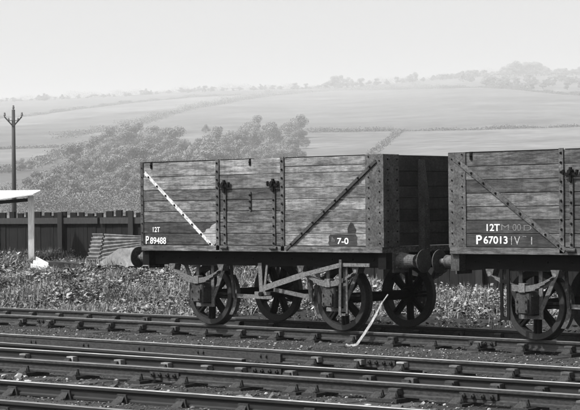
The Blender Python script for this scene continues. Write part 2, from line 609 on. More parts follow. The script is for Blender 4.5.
def rail(parent, p, q, top='rail_top', body='rail', n=1):
    p = np.array(p, float); q = np.array(q, float)
    d = q - p; L = np.hypot(*d); d /= L; nrm = np.array([-d[1], d[0]])
    m = MB(); k = len(PROF)
    vs = []
    for e in (p, q):
        for a, z in PROF:
            vs.append((e[0] + nrm[0] * a, e[1] + nrm[1] * a, z))
    fs = [(i, (i + 1) % k, k + (i + 1) % k, k + i) for i in range(k)] + [tuple(range(k)), tuple(range(2 * k - 1, k - 1, -1))]
    m._add(vs, fs)
    for i in range(3): m.mi[i] = 1
    return m.build('rail', [M[body], M[top]], parent)


def make_chair():
    m = MB()
    m.box(-.10, .10, -.19, .19, -.19, -.150)
    m.extrude([(-.085, -.155), (.085, -.155), (.06, -.055), (-.06, -.055)], .040, .062)      # inner jaw
    m.extrude([(-.075, -.155), (.075, -.155), (.05, -.07), (-.05, -.07)], -.125, -.098)    # outer jaw
    for y in (-.16, .14):
        m.lathe([(0, .028), (.02, .028), (.032, .018), (.034, .002)], (-.05 if y > 0 else .05, y, -.156), 'z', 8)
    m._add([(-.08, -.19, -.155), (.08, -.19, -.155), (.04, -.125, -.09), (-.04, -.125, -.09), (-.08, -.125, -.155), (.08, -.125, -.155)], [(0, 1, 2, 3), (0, 3, 4), (1, 5, 2)])
    m._add([(-.08, .16, -.155), (.08, .16, -.155), (.04, .062, -.075), (-.04, .062, -.075)], [(0, 1, 2, 3)])
    return m.mesh('chair', M['chair'])


def make_key():
    m = MB()
    vs = [(x, y, z) for x, s in ((-.062, .9), (.062, 1.0)) for y, z in ((-.036 - .060 * s, -.118), (-.012, -.118), (-.012, -.054), (-.036 - .060 * s, -.054))]
    m._add(vs, [(0, 1, 2, 3), (7, 6, 5, 4), (0, 4, 5, 1), (1, 5, 6, 2), (2, 6, 7, 3), (3, 7, 4, 0)])
    return m.mesh('key', M['key'])


CHAIR, KEY = make_chair(), make_key()
KEY_DARK = KEY.copy(); KEY_DARK.materials.clear(); KEY_DARK.materials.append(M['key_dark'])


def chairs(parent, p, q, xs, flip=1, keyed=1.0, key=None):
    p = np.array(p, float); q = np.array(q, float); d = q - p
    rz = math.atan2(d[1], d[0]) + (math.pi if flip < 0 else 0)
    for x in xs:
        t = (x - p[0]) / d[0]
        y = p[1] + d[1] * t
        c = obj_from('chair', CHAIR, parent, (x, y, random.uniform(-.003, .003)), (0, 0, rz + random.uniform(-.03, .03)))
        if random.random() < keyed:
            obj_from('key', key or KEY, c, (random.uniform(-.03, .03), 0, .001), (0, 0, 0))


def fishplate(parent, x, y, rz=0, sg=-1):
    m = MB()
    ys = sg * .012
    m.extrude([(-.23, -.108), (.23, -.108), (.23, -.048), (-.23, -.048)], ys, ys + sg * .022)
    pl = m.build('fishplate', M['chair'], parent, (x, y, 0)); pl.rotation_euler = (0, 0, rz)
    for bx in (-.17, -.06, .06, .17):
        b = MB()
        b.lathe([(0, .026), (sg * .028, .026), (sg * .03, .012), (sg * .05, .012), (sg * .051, .001)], (bx, ys + sg * .022, -.078), 'y', 6)
        b.build('bolt', M['chair'], pl)


def sleepers(parent, xs, y0, y1, rz=0):
    for x in xs:
        m = MB()
        m.box(-.125, .125, -(y1 - y0) / 2, (y1 - y0) / 2, -.32, -.184, .012)
        o = m.build('sleeper', M['sleeper'], parent, (x + random.uniform(-.02, .02), (y0 + y1) / 2 + random.uniform(-.04, .04), random.uniform(-.008, .002)))
        o.rotation_euler = (0, 0, rz + random.uniform(-.02, .02))


# the siding the wagons stand on
trk = empty('railway_track', (0, 0, 0), 0, 'rusty siding track that both wagons stand on, beside the weeds', 'track', 'parallel yard tracks')
XS1 = np.arange(-10.6, 12.0, .762)
for y in (0.0, 1.505):
    rail(trk, (-34, y), (20, y), 'rail_top_rusty', 'rail')
chairs(trk, (-34, 0), (20, 0), XS1, 1, .9, KEY_DARK)
chairs(trk, (-34, 1.505), (20, 1.505), XS1, 1, .8, KEY_DARK)
sleepers(trk, XS1, -.55, 2.05)
for px in (47, 483):
    fishplate(trk, at_y(px, 320, 0)[0], 0)

# the middle turnout: stock rail, a bolted cover along it, a switch rail and two running rails
tb = empty('railway_track', (4, -4.6, 0), 0, 'turnout track of converging rails between the siding and foreground', 'track', 'parallel yard tracks')
O = np.array([4, -4.6])
A0, A1 = np.array([-14, -3.36]), np.array([16, -3.36])
B0, B1 = np.array([-14, -5.66]), np.array([16, -4.72])
C0, C1 = np.array([-10, -6.78]), np.array([16, -5.65])


def lerp_y(p, q, x): return p[1] + (q[1] - p[1]) * (x - p[0]) / (q[0] - p[0])


rail(tb, A0 - O, A1 - O, 'rail_top')
rail(tb, B0 - O, B1 - O, 'rail_top', 'rail_black')
rail(tb, C0 - O, C1 - O, 'rail_top_rusty')
SW0, SW1 = np.array([-12, -4.25]), np.array([3.9, -4.72])
rail(tb, SW0 - O, SW1 - O, 'rail_top_rusty', 'rail_black')


def px_x(px, p, q):                    # x on a ground line under an image column
    lo, hi = -20., 18.
    for _ in range(50):
        m = (lo + hi) / 2
        if pix_of(np.array([[m, lerp_y(p, q, m), 0.]]))[0][0] < px: lo = m
        else: hi = m
    return lo


xb = [px_x(v, B0, B1) for v in (-18, 29, 74, 121, 169, 211, 245, 293, 330, 370, 412, 455, 500, 545, 590)]
xa = [px_x(v, A0, A1) for v in (-20, 30, 80, 130, 180, 230, 275, 318, 361, 406, 459, 516, 572)]
xc = [px_x(v, C0, C1) for v in (-15, 32, 82, 145, 190, 245, 300, 320, 385, 400, 465, 530, 585)]
chairs(tb, A0 - O, A1 - O, [x - O[0] for x in xa if x > px_x(300, A0, A1)], 1)
chairs(tb, B0 - O, B1 - O, [x - O[0] for x in xb[:8]], 1)
chairs(tb, B0 - O, B1 - O, [x - O[0] for x in xb[8:]], 1, .6, KEY_DARK)
chairs(tb, C0 - O, C1 - O, [x - O[0] for x in xc], 1, .25, KEY_DARK)
chairs(tb, SW0 - O, SW1 - O, [x - O[0] for x in np.arange(-4, 3.8, .8)], 1, .3)
for v in (268, ):
    x = px_x(v, B0, B1); fishplate(tb, x - O[0], lerp_y(B0, B1, x) - O[1], .03)
for v in (166, 480):
    x = px_x(v, C0, C1); fishplate(tb, x - O[0], lerp_y(C0, C1, x) - O[1], .04)
x = px_x(382, A0, A1); fishplate(tb, x - O[0], A0[1] - O[1])
xe = px_x(285, A0, A1)
cp = MB(); cp.box(-14 - O[0], xe - O[0], -3.36 - .088 - O[1], -3.36 - .048 - O[1], -.155, -.045)
cv = cp.build('cover_plate', M['rail'], tb)
for x in np.arange(xe - .3, -3, -1.15):
    for dx in (-.05, .05):
        b = MB(); b.bolt(x + dx - O[0], -3.36 - .088 - O[1], -.08, .022, .02); b.build('bolt', M['chair'], cv)
sleepers(tb, [x - O[0] for x in xa], -6.9 - O[1], -2.8 - O[1], .02)

# the foreground track
tc_ = empty('railway_track', (6, -9, 0), 0, 'nearest track, cut by the bottom edge of the picture', 'track', 'parallel yard tracks')
O = np.array([6, -9])
E0, E1 = np.array([-8, -9.15]), np.array([17, -7.35])
G0, G1 = np.array([-8, -10.65]), np.array([17, -8.85])
rail(tc_, E0 - O, E1 - O, 'rail_top', 'rail_black')
rail(tc_, G0 - O, G1 - O, 'rail_top_rusty', 'rail_black')
xe_ = np.arange(1.6, 12, .8)
for k, (p, q) in enumerate(((E0, E1), (G0, G1))):
    chairs(tc_, p - O, q - O, [x - O[0] for x in xe_], -1, .9, KEY_DARK)
for x in xe_:
    sleepers(tc_, [x - O[0]], lerp_y(G0, G1, x) - .5 - O[1], lerp_y(E0, E1, x) + .5 - O[1], .07)


# ------------------------------------------------------------------ wagons
HL, HW = 2.515, 1.20


def fit_text(body, mat, parent, x0, x1, z0, z1, y, bold=.02, name='lettering', skew=0.0):
    t = text_mesh(body, 1.0, mat, name, parent, 0, y, 0, bold, 1.0, skew)
    co = np.empty(len(t.data.vertices) * 3); t.data.vertices.foreach_get("co", co); co = co.reshape(-1, 3)
    lo, hi = co.min(0), co.max(0)
    sx = (x1 - x0) / (hi[0] - lo[0]); sy = (z1 - z0) / (hi[1] - lo[1])
    co[:, 0] = (co[:, 0] - lo[0]) * sx; co[:, 1] = (co[:, 1] - lo[1]) * sy
    t.data.vertices.foreach_set("co", co.reshape(-1)); t.data.update()
    t.location = (x0, y, z0); t.scale = (1, 1, 1)
    return t


def plank(parent, x0, x1, y0, y1, z0, z1, mat, name='plank'):
    j = random.uniform(-.004, .004)
    m = MB(); m.box(x0, x1, y0 + j, y1 + j, z0 + .0035, z1 - .0035, .005)
    return m.build(name, mat, parent)


def strap(parent, x, w, z0, z1, y, mat, t=.016, n=8, name='side_knee', bolts=True):
    m = MB(); m.box(x - w / 2, x + w / 2, y - t, y, z0, z1)
    if bolts:
        for k in range(n):
            m.bolt(x, y - t, z0 + (z1 - z0) * (k + .5) / n, .018, .016, mi=1)
    return m.build(name, [mat, M['iron_black']], parent)


def brace(parent, x0, z0, x1, z1, y, w, mat, t=.014, n=7):
    m = MB(); m.bar((x0, y - t / 2, z0), (x1, y - t / 2, z1), w, t)
    for k in range(n):
        f = (k + .5) / n
        m.bolt(x0 + (x1 - x0) * f, y - t, z0 + (z1 - z0) * f, .018, .016, mi=1)
    return m.build('diagonal_brace', [mat, M['iron_black']], parent)


def corner_plate(parent, sx, sy, wside, wend, z0, z1, mat):
    m = MB()
    xe = sx * HL; t = .012
    m.box(min(xe - sx * wside, xe + sx * t), max(xe - sx * wside, xe + sx * t), min(sy * HW, sy * (HW + t)), max(sy * HW, sy * (HW + t)), z0, z1)
    if wend: m.box(min(xe, xe + sx * t), max(xe, xe + sx * t), min(sy * HW, sy * (HW - wend)), max(sy * HW, sy * (HW - wend)), z0, z1 - .002)
    for k in range(9):
        z = z0 + (z1 - z0) * (k + .5) / 9
        for f in ((.18, .8) if wside > .15 else (.5,)):
            m.bolt(xe - sx * wside * f, sy * (HW + t), z + (.04 if f > .5 else -.02), .012, .012, 'y', sy, 1)
        for f in (.25, .85):
            if wend: m.bolt(xe + sx * t, sy * (HW - wend * f), z, .014, .012, 'x', sx, 1)
    return m.build('corner_plate', [mat, M['iron_black']], parent)


def make_wheel_meshes():
    ty = MB()
    prof = [(-.825 + .82, .395), (0, .470), (.006, .476), (.095, .480), (.104, .487), (.113, .505), (.128, .507), (.136, .492), (.136, .395), (.0, .395)]
    prof = [(0, .392), (0, .466), (.008, .475), (.095, .480), (.104, .488), (.112, .506), (.127, .507), (.135, .494), (.135, .392)]
    ty.lathe(prof, (0, 0, 0), 'y', 48, closed=True)
    tyre = ty.mesh('tyre', M['tyre'])
    sp = MB()
    for k in range(8):
        a = 2 * math.pi * k / 8 + .2
        for s in (-1, 1):
            p = Vector((math.cos(a + s * .24) * .10, .068, math.sin(a + s * .24) * .10))
            q = Vector((math.cos(a + s * .07) * .40, .068, math.sin(a + s * .07) * .40))
            sp.bar(p, q, .034, .075)
    spokes = sp.mesh('spokes', M['iron_black'])
    hb = MB(); hb.lathe([(-.03, .001), (-.03, .075), (-.01, .10), (.02, .125), (.12, .125), (.15, .10), (.15, .001)], (0, 0, 0), 'y', 20)
    hub = hb.mesh('hub', M['iron_black'])
    return tyre, spokes, hub


TYRE, SPOKES, HUB = make_wheel_meshes()


def spring_mesh():
    m = MB()
    for k in range(5):
        half = .53 - .08 * k
        n = 12
        pts = []
        for i in range(n + 1):
            u = -1 + 2 * i / n
            x = u * half
            z = .735 - .016 * k + .155 * (x / .53) ** 2
            pts.append((x, z))
        poly = [(x, z + .007) for x, z in pts] + [(x, z - .007) for x, z in reversed(pts)]
        for i in range(n):
            (xa_, za_), (xb_, zb_) = pts[i], pts[i + 1]
            m.extrude([(xa_, za_ - .007), (xb_, zb_ - .007), (xb_, zb_ + .007), (xa_, za_ + .007)], -.045, .045)
    m.box(-.05, .05, -.055, .055, .655, .775)                       # buckle
    for s in (-1, 1):
        m.lathe([(-.05, .001), (-.05, .028), (.05, .028), (.05, .001)], (s * .535, 0, .895), 'y', 10)
    return m.mesh('leaf_spring', M['iron_light'])


def axlebox_mesh():
    m = MB()
    m.box(-.12, .12, -.12, .14, .36, .64, .02)
    m.extrude([(-.095, .38), (.095, .38), (.10, .56), (.055, .61), (-.055, .61), (-.10, .56)], -.155, -.118)
    m.extrude([(-.15, .60), (.15, .60), (.11, .665), (-.11, .665)], -.09, .10)
    for s in (-1, 1):
        m.bolt(s * .07, -.155, .42, .018, .02); m.bolt(s * .07, -.155, .54, .018, .02)
    return m.mesh('axlebox', M['iron'])


def guard_mesh():
    m = MB()
    for s in (-1, 1):
        m.extrude([(s * .135, .96), (s * .195, .96), (s * .195, .32), (s * .135, .32)], -.011, .011)
        m.bar((s * .17, 0, .42), (s * .45, 0, .96), .062, .018)
    m.bar((-.20, -.003, .315), (.20, -.003, .315), .05, .018)
    m.bar((-.50, -.001, .955), (.50, -.001, .955), .05, .022)
    return m.mesh('axle_guard', M['iron_light'])


SPRING, AXBOX, GUARD = spring_mesh(), axlebox_mesh(), guard_mesh()


def buffer_part(parent, sx, y):
    x = sx * (HL + .015)
    m = MB()
    m.box(min(x, x + sx * .025), max(x, x + sx * .025), y - .17, y + .17, .88, 1.20)
    m.lathe([(sx * .02, .13), (sx * .06, .115), (sx * .27, .085), (sx * .29, .092), (sx * .31, .092), (sx * .31, .05)], (x, y, 1.045), 'x', 20)
    for a in range(4):
        t = math.pi / 4 + a * math.pi / 2
        m.bolt(x + sx * .025, y + .19 * math.cos(t) * .72, 1.045 + .19 * math.sin(t) * .72, .02, .02, 'x', sx)
    b = m.build('buffer', M['iron_grey'], parent)
    s = MB(); s.lathe([(sx * .30, .042), (sx * .43, .042)], (x, y, 1.045), 'x', 14); s.build('plunger', M['iron_light'], b)
    h = MB(); h.lathe([(sx * .415, .001), (sx * .415, .06), (sx * .428, .15), (sx * .432, .165), (sx * .446, .165), (sx * .455, .12), (sx * .462, .06), (sx * .464, .001)], (x, y, 1.045), 'x', 32)
    h.build('buffer_head', M['iron'], b)
    return b


def wagon(name, loc, label, kind):
    root = empty(name, loc, 0, label, 'wagon', 'open goods wagons coupled on the siding')
    A = kind == 'A'
    if A:
        zt = 2.56; th = [.235, .215, .165, .17, .17, .17, .18]; xk = (-.79, .57); xh = (-.635, .394)
    else:
        zt = 2.545; th = [.192, .185, .182, .182, .182, .182, .18]; xk = (-.655, .655); xh = (-.50, .50)
    z = [zt]
    for t in th: z.append(z[-1] - t)
    T = .065
    # ---- near side planks: left panel, door, right panel
    for i in range(7):
        z1, z0 = z[i], z[i + 1]
        if A:
            ml = [M['plank_pale'], M['plank_pale'], M['plank_mid'], M['plank_mid'], M['plank_mid'], M['plank_dark'], M['plank_dark']][i]
            mm = [M['plank_pale'], M['plank_pale'], M['plank_dark'], M['plank_mid'], M['plank_mid'], M['plank_mid'], M['plank_mid']][i]
            mr = [M['plank_pale'], M['plank_pale'], M['plank_pale'], M['plank_pale'], M['plank_mid'], M['plank_mid'], M['plank_pale']][i]
        else:
            ml = [M['brown_mid'], M['brown_pale'], M['brown_mid'], M['brown_pale'], M['brown_pale'], M['brown_mid'], M['brown_mid']][i]
            mm = mr = M['brown_mid']
        if A and i in (0, 1):
            plank(root, -HL + .015, xk[0] - .004, -HW, -HW + T, z0, z1, ml)
        else:
            plank(root, -HL + .015, xk[0] - .004, -HW, -HW + T, z0, z1, ml)
        if A and i == 0:                                   # this board has split lengthwise
            zs = z1 - .135
            plank(root, xk[1] + .004, HL - .015, -HW, -HW + T, zs + .004, z1, mr)
            plank(root, xk[1] + .004, HL - .015, -HW + .004, -HW + T, z0, zs - .004, mr)
        else:
            plank(root, xk[1] + .004, HL - .015, -HW, -HW + T, z0, z1, mr)
        if i < 2:
            plank(root, xk[0] + .004, xk[1] - .004, -HW, -HW + T, z0, z1, mm)
        # far side and both ends
        plank(root, -HL + .015, HL - .015, HW - T, HW, z0, z1, M['plank_mid'])
        for sx in (-1, 1):
            plank(root, min(sx * HL, sx * (HL - T)), max(sx * HL, sx * (HL - T)), -HW + T + .004, HW - T - .004, z0, z1, M['plank_end_shaded'])
    for sx in (-1, 1):  # added sheets inside the ends, blocking light through the plank gaps
        xl = sx * (HL - T - .022)
        m = MB(); m.box(min(xl, xl + sx * .018), max(xl, xl + sx * .018), -HW + T + .03, HW - T - .03, z[7], zt - .02); m.build('end_light_stop', M['plank_end_shaded'], root)
    # door in the middle
    door = MB(); door.box(xk[0] + .05, xk[1] - .05, -HW + T - .004, -HW + T + .016, z[7] + .02, z[2] - .02)
    dr = door.build('door', M['plank_dark'], root)
    for i in range(2, 7):
        mm = ([0, 0, M['plank_dark'], M['plank_mid'], M['plank_mid'], M['plank_mid'], M['plank_mid']][i]) if A else M['brown_mid']
        plank(dr, xk[0] + .006, xk[1] - .006, -HW + .002, -HW + T, z[i + 1], z[i], mm)
    for x in xh:
        strap(dr, x, .055, z[7] - .03, z[2] + .02, -HW, M['iron_grey'], .02, 7, 'hinge_strap')
        c = MB()
        zc = z[2] + .05
        c.bar((x, -HW - .03, zc - .10), (x, -HW - .03, zc + .09), .035, .03)
        c.bar((x - .10, -HW - .035, zc), (x + .10, -HW - .035, zc), .04, .03)
        c.bar((x - .095, -HW - .035, zc - .01), (x - .11, -HW - .035, zc + .055), .03, .03)
        c.bar((x + .095, -HW - .035, zc - .01), (x + .11, -HW - .035, zc + .055), .03, .03)
        c.lathe([(-.075, .001), (-.075, .028), (-.02, .034), (0, .034)], (x, -HW, zc + .03), 'y', 10)
        c.build('door_catch', M['iron_black'], dr)
        hg = MB()
        hg.lathe([(-.07, .001), (-.07, .026), (.07, .026), (.07, .001)], (x, -HW - .03, z[7] - .035), 'x', 10)
        hg.build('hinge', M['iron'], dr)
    xm = (-.10 if A else 0.0)
    strap(dr, xm, .035, z[4] - .0, z[3] + .12, -HW, M['iron'], .014, 3, 'door_strap')
    # irons on the side
    for x in xk:
        strap(root, x, .07, z[7] - .075, zt + .015, -HW, M['iron_grey'], .02, 11)
        strap(root, x, .075, z[7] - .075, zt + .015, HW + .02, M['iron'], .02, 11)
    for x in ((-2.28, -.10) if A else (-2.14, 0.0)):
        m = MB(); m.box(x - .018, x + .018, -HW - .012, -HW + T + .012, zt - .10, zt + .008); m.bolt(x, -HW - .012, zt - .05, .016, .016)
        m.build('top_clip', M['iron_black'], root)
    cap = MB()
    for x0, x1 in ((-HL + .05, xk[0] - .05), (xk[0] + .05, xm - .05 if A else xk[1] - .05), (xk[1] + .05, HL - .05)):
        cap.box(x0, x1, -HW - .004, -HW + .03, zt - .0025, zt + .006)
    cap.build('capping_strip', M['iron_black'], root)
    zb = z[7]
    if A:
        corner_plate(root, 1, -1, .325, .34, zb - .01, zt + .006, M['iron_grey'])
        corner_plate(root, -1, -1, .05, .30, zb - .01, zt + .006, M['iron'])
        brace(root, -2.43, 2.40, -.86, 1.20, -HW, .048, M['white_paint'], .014, 8)
        brace(root, 2.40, 2.47, .64, 1.20, -HW, .045, M['iron'], .03, 8)
    else:
        corner_plate(root, -1, -1, .285, .30, zb - .01, zt + .006, M['iron_grey'])
        corner_plate(root, 1, -1, .285, .30, zb - .01, zt + .006, M['iron_grey'])
        brace(root, -2.42, 2.47, -.60, 1.22, -HW - .0, .062, M['iron_grey'], .03, 9)
        brace(root, 2.42, 2.47, .60, 1.22, -HW, .062, M['iron_grey'], .03, 9)
    for sx in (-1, 1):
        corner_plate(root, sx, 1, .28, .30, zb - .01, zt + .006, M['iron'])
        for y in (-.36, .36):
            m = MB()
            x = sx * HL
            m._add([(x, y - .06, .93), (x + sx * .115, y - .06, .93), (x + sx * .115, y - .06, 1.9), (x + sx * .03, y - .06, 2.50), (x, y - .06, 2.50),
                    (x, y + .06, .93), (x + sx * .115, y + .06, .93), (x + sx * .115, y + .06, 1.9), (x + sx * .03, y + .06, 2.50), (x, y + .06, 2.50)],
                   [(0, 1, 2, 3, 4), (9, 8, 7, 6, 5), (1, 6, 7, 2), (2, 7, 8, 3), (3, 8, 9, 4), (0, 5, 6, 1), (0, 4, 9, 5)])
            for k in range(5): m.bolt(x + sx * .115, y, 1.2 + k * .16, .018, .016, 'x', sx)
            m.build('end_stanchion', M['iron'], root)
    # ---- floor and underframe
    m = MB(); m.box(-HL + .01, HL - .01, -HW - .02, HW + .02, 1.165, zb - .006)
    m.build('curb_rail', M['plank_mid'] if A else M['brown_mid'], root)
    for sy in (-1, 1):
        m = MB(); m.box(-HL + .15, HL - .15, sy * .99 - .06, sy * .99 + .06, .945, 1.163)
        for k in range(12):
            if sy < 0: m.bolt(-2.2 + .4 * k, -1.05, 1.06, .02, .02)
        m.build('solebar', M['solebar'], root)
    for sx in (-1, 1):
        m = MB(); m.box(min(sx * (HL - .13), sx * (HL + .015)), max(sx * (HL - .13), sx * (HL + .015)), -1.17, 1.17, .93, 1.16)
        m.build('headstock', M['solebar'] if A else M['iron'], root)
        for y in (-.865, .865): buffer_part(root, sx, y)
        h = MB()
        xx = sx * (HL + .015)
        h.bar((xx, 0, 1.03), (xx + sx * .22, 0, 1.03), .07, .05)
        h.bar((xx + sx * .20, 0, 1.02), (xx + sx * .26, 0, 1.12), .06, .05)
        h.box(min(xx, xx + sx * .02), max(xx, xx + sx * .02), -.12, .12, .93, 1.15)
        hk = h.build('draw_hook', M['iron_black'], root)
        if A and sx > 0:
            for k in range(3):
                l = MB()
                xc_ = xx + .30 + .235 * k; zc = (.985, .955, .985)[k]
                ring = []
                for i in range(17):
                    t = 2 * math.pi * i / 16
                    a = .05 * math.sin(t); b = .14 * math.cos(t)
                    ring.append((xc_ + b, a if k % 2 else 0, zc + (0 if k % 2 else a)))
                l.tube(ring, .019, 6, cap=False)
                l.build('coupling_link', M['iron_black'], hk)
    # ---- wheels, axles, springs
    for sx in (-1, 1):
        x = sx * 1.37
        ax = MB(); ax.lathe([(-1.08, .055), (-.80, .06), (-.78, .075), (.78, .075), (.80, .06), (1.08, .055)], (x, 0, .478), 'y', 16)
        ax.build('axle', M['iron_black'], root)
        for sy in (-1, 1):
            w = obj_from('wheel', TYRE, root, (x, sy * .825, .478), (0, 0, 0 if sy < 0 else math.pi))
            a = random.uniform(0, .7)
            s = obj_from('spokes', SPOKES, w, (0, 0, 0), (0, a, 0)); obj_from('hub', HUB, w)
            rz = 0 if sy < 0 else math.pi
            obj_from('axle_guard', GUARD, root, (x, sy * .915, 0), (0, 0, rz))
            obj_from('axlebox', AXBOX, root, (x, sy * .985, 0), (0, 0, rz))
            obj_from('leaf_spring', SPRING, root, (x, sy * 1.075, 0), (0, 0, rz))
            for s2 in (-1, 1):
                m = MB(); xs = x + s2 * .535
                m.extrude([(xs - .07, .96), (xs + .07, .96), (xs + .035, .86), (xs - .035, .86)], sy * 1.05 - .07, sy * 1.05 + .07)
                m.build('spring_shoe', M['iron_grey'], root)
    # ---- hand brake on the near side
    y = -1.14
    if A:
        lv = MB()
        for p, q, w in (((.05, .60), (.92, .83), .085), ((.92, .83), (1.66, .985), .065), ((1.66, .985), (2.20, .985), .05)):
            lv.bar((p[0], y, p[1]), (q[0], y, q[1]), w, .016)
        lv.build('brake_lever', M['iron_light'], root)
        gd = MB()
        gd.bar((1.645, y - .025, .25), (1.665, y - .025, 1.06), .045, .014)
        gd.bar((1.735, y + .03, .25), (1.735, y + .03, .96), .035, .014)
        gd.bar((1.63, y, .265), (1.75, y, .265), .03, .05)
        gd.bar((1.65, y - .0, .95), (1.65, -1.04, .955), .05, .012, side=(0, 0, 1))
        gd.build('lever_guard', M['iron_grey'], root)
        lp = MB(); lp.bar((.905, -.95, .42), (.905, -.95, .95), .03, .02); lp.build('safety_strap', M['iron'], root)
        xv = 0.0
    else:
        gd = MB()
        for dx in (-.055, .055):
            gd.bar((-1.635 + dx, y, .30), (-1.635 + dx, y, .96), .045, .02)
        gd.bar((-1.71, y, .30), (-1.56, y, .30), .05, .022); gd.bar((-1.71, y, .80), (-1.56, y, .80), .05, .022)
        gd.build('lever_guard', M['iron_black'], root)
        lv = MB()
        for p, q, w in (((-.05, .60), (-.92, .83), .085), ((-.92, .83), (-1.62, .955), .055)):
            lv.bar((p[0], -1.12, p[1]), (q[0], -1.12, q[1]), w, .016)
        xv = 0.0
        lv2 = lv
    vh = MB()
    vh.bar((-.05, -1.06, .99), (-.02, -1.06, .50), .075, .016)
    vh.bar((.10, -1.06, .96), (.03, -1.06, .50), .04, .016)
    vh.bar((-.16, -1.06, .53), (.16, -1.06, .53), .05, .018)
    vh.build('v_hanger', M['iron_light'], root)
    sh = MB(); sh.tube([(0, -1.12, .52), (0, .9, .52)], .035, 10); sh.build('brake_shaft', M['iron_black'], root)
    for sx in (-1, 1):
        br = MB()
        pts = []
        for i in range(9):
            a = R(-38 + 76 * i / 8)
            pts.append((sx * 1.37 - sx * math.cos(a) * .50, .478 + math.sin(a) * .50))
        poly = pts + [(px_ - sx * .075, pz_) for px_, pz_ in reversed(pts)]
        for i in range(8):
            br.extrude([poly[i], poly[i + 1], poly[16 - i], poly[17 - i]], -.80, -.72)
        sb = br.build('brake_shoe', M['iron_grey'], root)
        pr = MB(); pr.bar((sx * .02, -.83, .52 + sx * .06), (sx * .84, -.83, .47), .06, .02); pr.build('push_rod', M['iron_light'], root)
        hr = MB(); hr.bar((sx * .80, -.86, .44), (sx * .80, -.92, .96), .05, .02); hr.build('brake_hanger', M['iron'], root)
    return root


wa = wagon('goods_wagon', (0, .75, 0), 'worn pale plank wagon with white diagonal strap, numbered P89488', 'A')
wb = wagon('goods_wagon', (3.705 + HL, .75, 0), 'darker plank wagon numbered P67013, cut by the right edge', 'B')
YS = -.45


def side_x(px, py): return at_y(px, py, YS)[0]


def side_z(px, py): return at_y(px, py, YS)[2]


# paint and lettering, wagon P89488
ly = -HW - .006
fit_text("P", M['letter'], wa, -2.415, -2.345, 1.268, 1.392, ly, .012)
fit_text("89488", M['letter'], wa, -2.315, -1.95, 1.268, 1.372, ly, .012)
fit_text("12T", M['letter'], wa, -2.25, -2.09, 1.455, 1.535, ly, .01)
m = MB(); m.extrude([(1.49, 1.262), (1.72, 1.266), (2.0, 1.262), (2.03, 1.29), (2.015, 1.34), (2.03, 1.38), (1.99, 1.43), (1.80, 1.425), (1.66, 1.432), (1.51, 1.425), (1.475, 1.39), (1.485, 1.34), (1.465, 1.30)], -HW - .0055, -HW - .0015)
pp = m.build('paint_panel', M['paint_panel'], wa)
fit_text("7-0", M['letter'], wa, 1.645, 1.86, 1.285, 1.375, -HW - .0075, .012)
fit_text("h", M['chalk'], wa, 1.54, 1.59, 1.32, 1.385, -HW - .0075, .01)
m = MB(); m.extrude([(1.85, 1.444), (1.99, 1.444), (2.01, 1.49), (1.975, 1.535), (1.95, 1.585), (1.90, 1.598), (1.87, 1.56), (1.84, 1.50)], -HW - .0055, -HW - .0015)
m.build('paint_panel', M['paint_panel'], wa)
m = MB(); m.extrude([(-1.15, 1.437), (-1.08, 1.455), (-1.05, 1.50), (-.97, 1.515), (-.93, 1.56), (-.86, 1.585), (-.835, 1.60), (-.835, 1.437)], -HW - .0055, -HW - .0015)
m.build('bare_patch', M['bare_patch'], wa)
m = MB(); m.extrude([(-1.13, 1.43), (-.835, 1.43), (-.835, 1.30), (-.87, 1.262), (-.93, 1.275), (-.955, 1.31), (-1.02, 1.34), (-1.06, 1.385)], -HW - .0055, -HW - .0015)
m.build('bare_patch', M['bare_patch'], wa)
# wagon P67013
ox = 3.705 + HL
for pz0, pz1 in ((1.266, 1.434), (1.448, 1.616)):
    xa0 = -.70 - (pz0 - 1.26) * 1.44; xa1 = -.70 - (pz1 - 1.26) * 1.44
    m = MB(); m.extrude([(-2.225, pz0), (xa0, pz0), (xa1, pz1), (-2.225, pz1)], -HW - .0052, -HW - .0015)
    m.build('paint_panel', M['paint_panel'], wb)


def bt(body, a, b, c, d, mat, bold=.02, skew=0.0):
    x0, x1 = side_x(a, d) - ox, side_x(b, d) - ox
    fit_text(body, M[mat], wb, x0, x1, side_z((a + b) / 2, d), side_z((a + b) / 2, c), -HW - .0075, bold, skew=skew)


bt("P", 476.7, 482.3, 235.2, 244.2, 'letter', .016)
bt("67013", 484, 508, 236.2, 243.8, 'letter', .016)
bt("12T", 487, 500.2, 224, 231, 'letter', .014)
bt("M", 501.5, 509.5, 224.5, 230, 'chalk', 0)
bt("00", 513, 521.5, 224, 230.8, 'chalk', 0)
bt("D", 524, 532, 225, 230.5, 'chalk', 0)
bt("1V", 511.5, 520.5, 236.5, 244.8, 'chalk_pale', -.005)
bt("I", 531.6, 532.5, 237, 244.5, 'chalk_pale', 0)
bt("-", 523, 527, 236, 237, 'chalk', 0)

# bent strip of metal standing by the track
st = MB()
SY = at_z(349, 346, -.19)[1]
pts = [at_y(x, y_, SY) for x, y_ in ((346, 344.5), (349, 346), (357, 344.5), (364, 334.5), (372, 322), (377, 313), (382, 303), (388, 294.5))]
ws = [.03, .03, .04, .042, .042, .036, .02, .012]
for i in range(len(pts) - 1):
    st.bar(pts[i], pts[i + 1], (ws[i] + ws[i + 1]) / 2, .012)
so = st.build('bent_metal_strip', M['iron_strip'], None)
tag(so, 'pale bent metal strip sticking up from the ground beside the siding rail', 'metal strip')

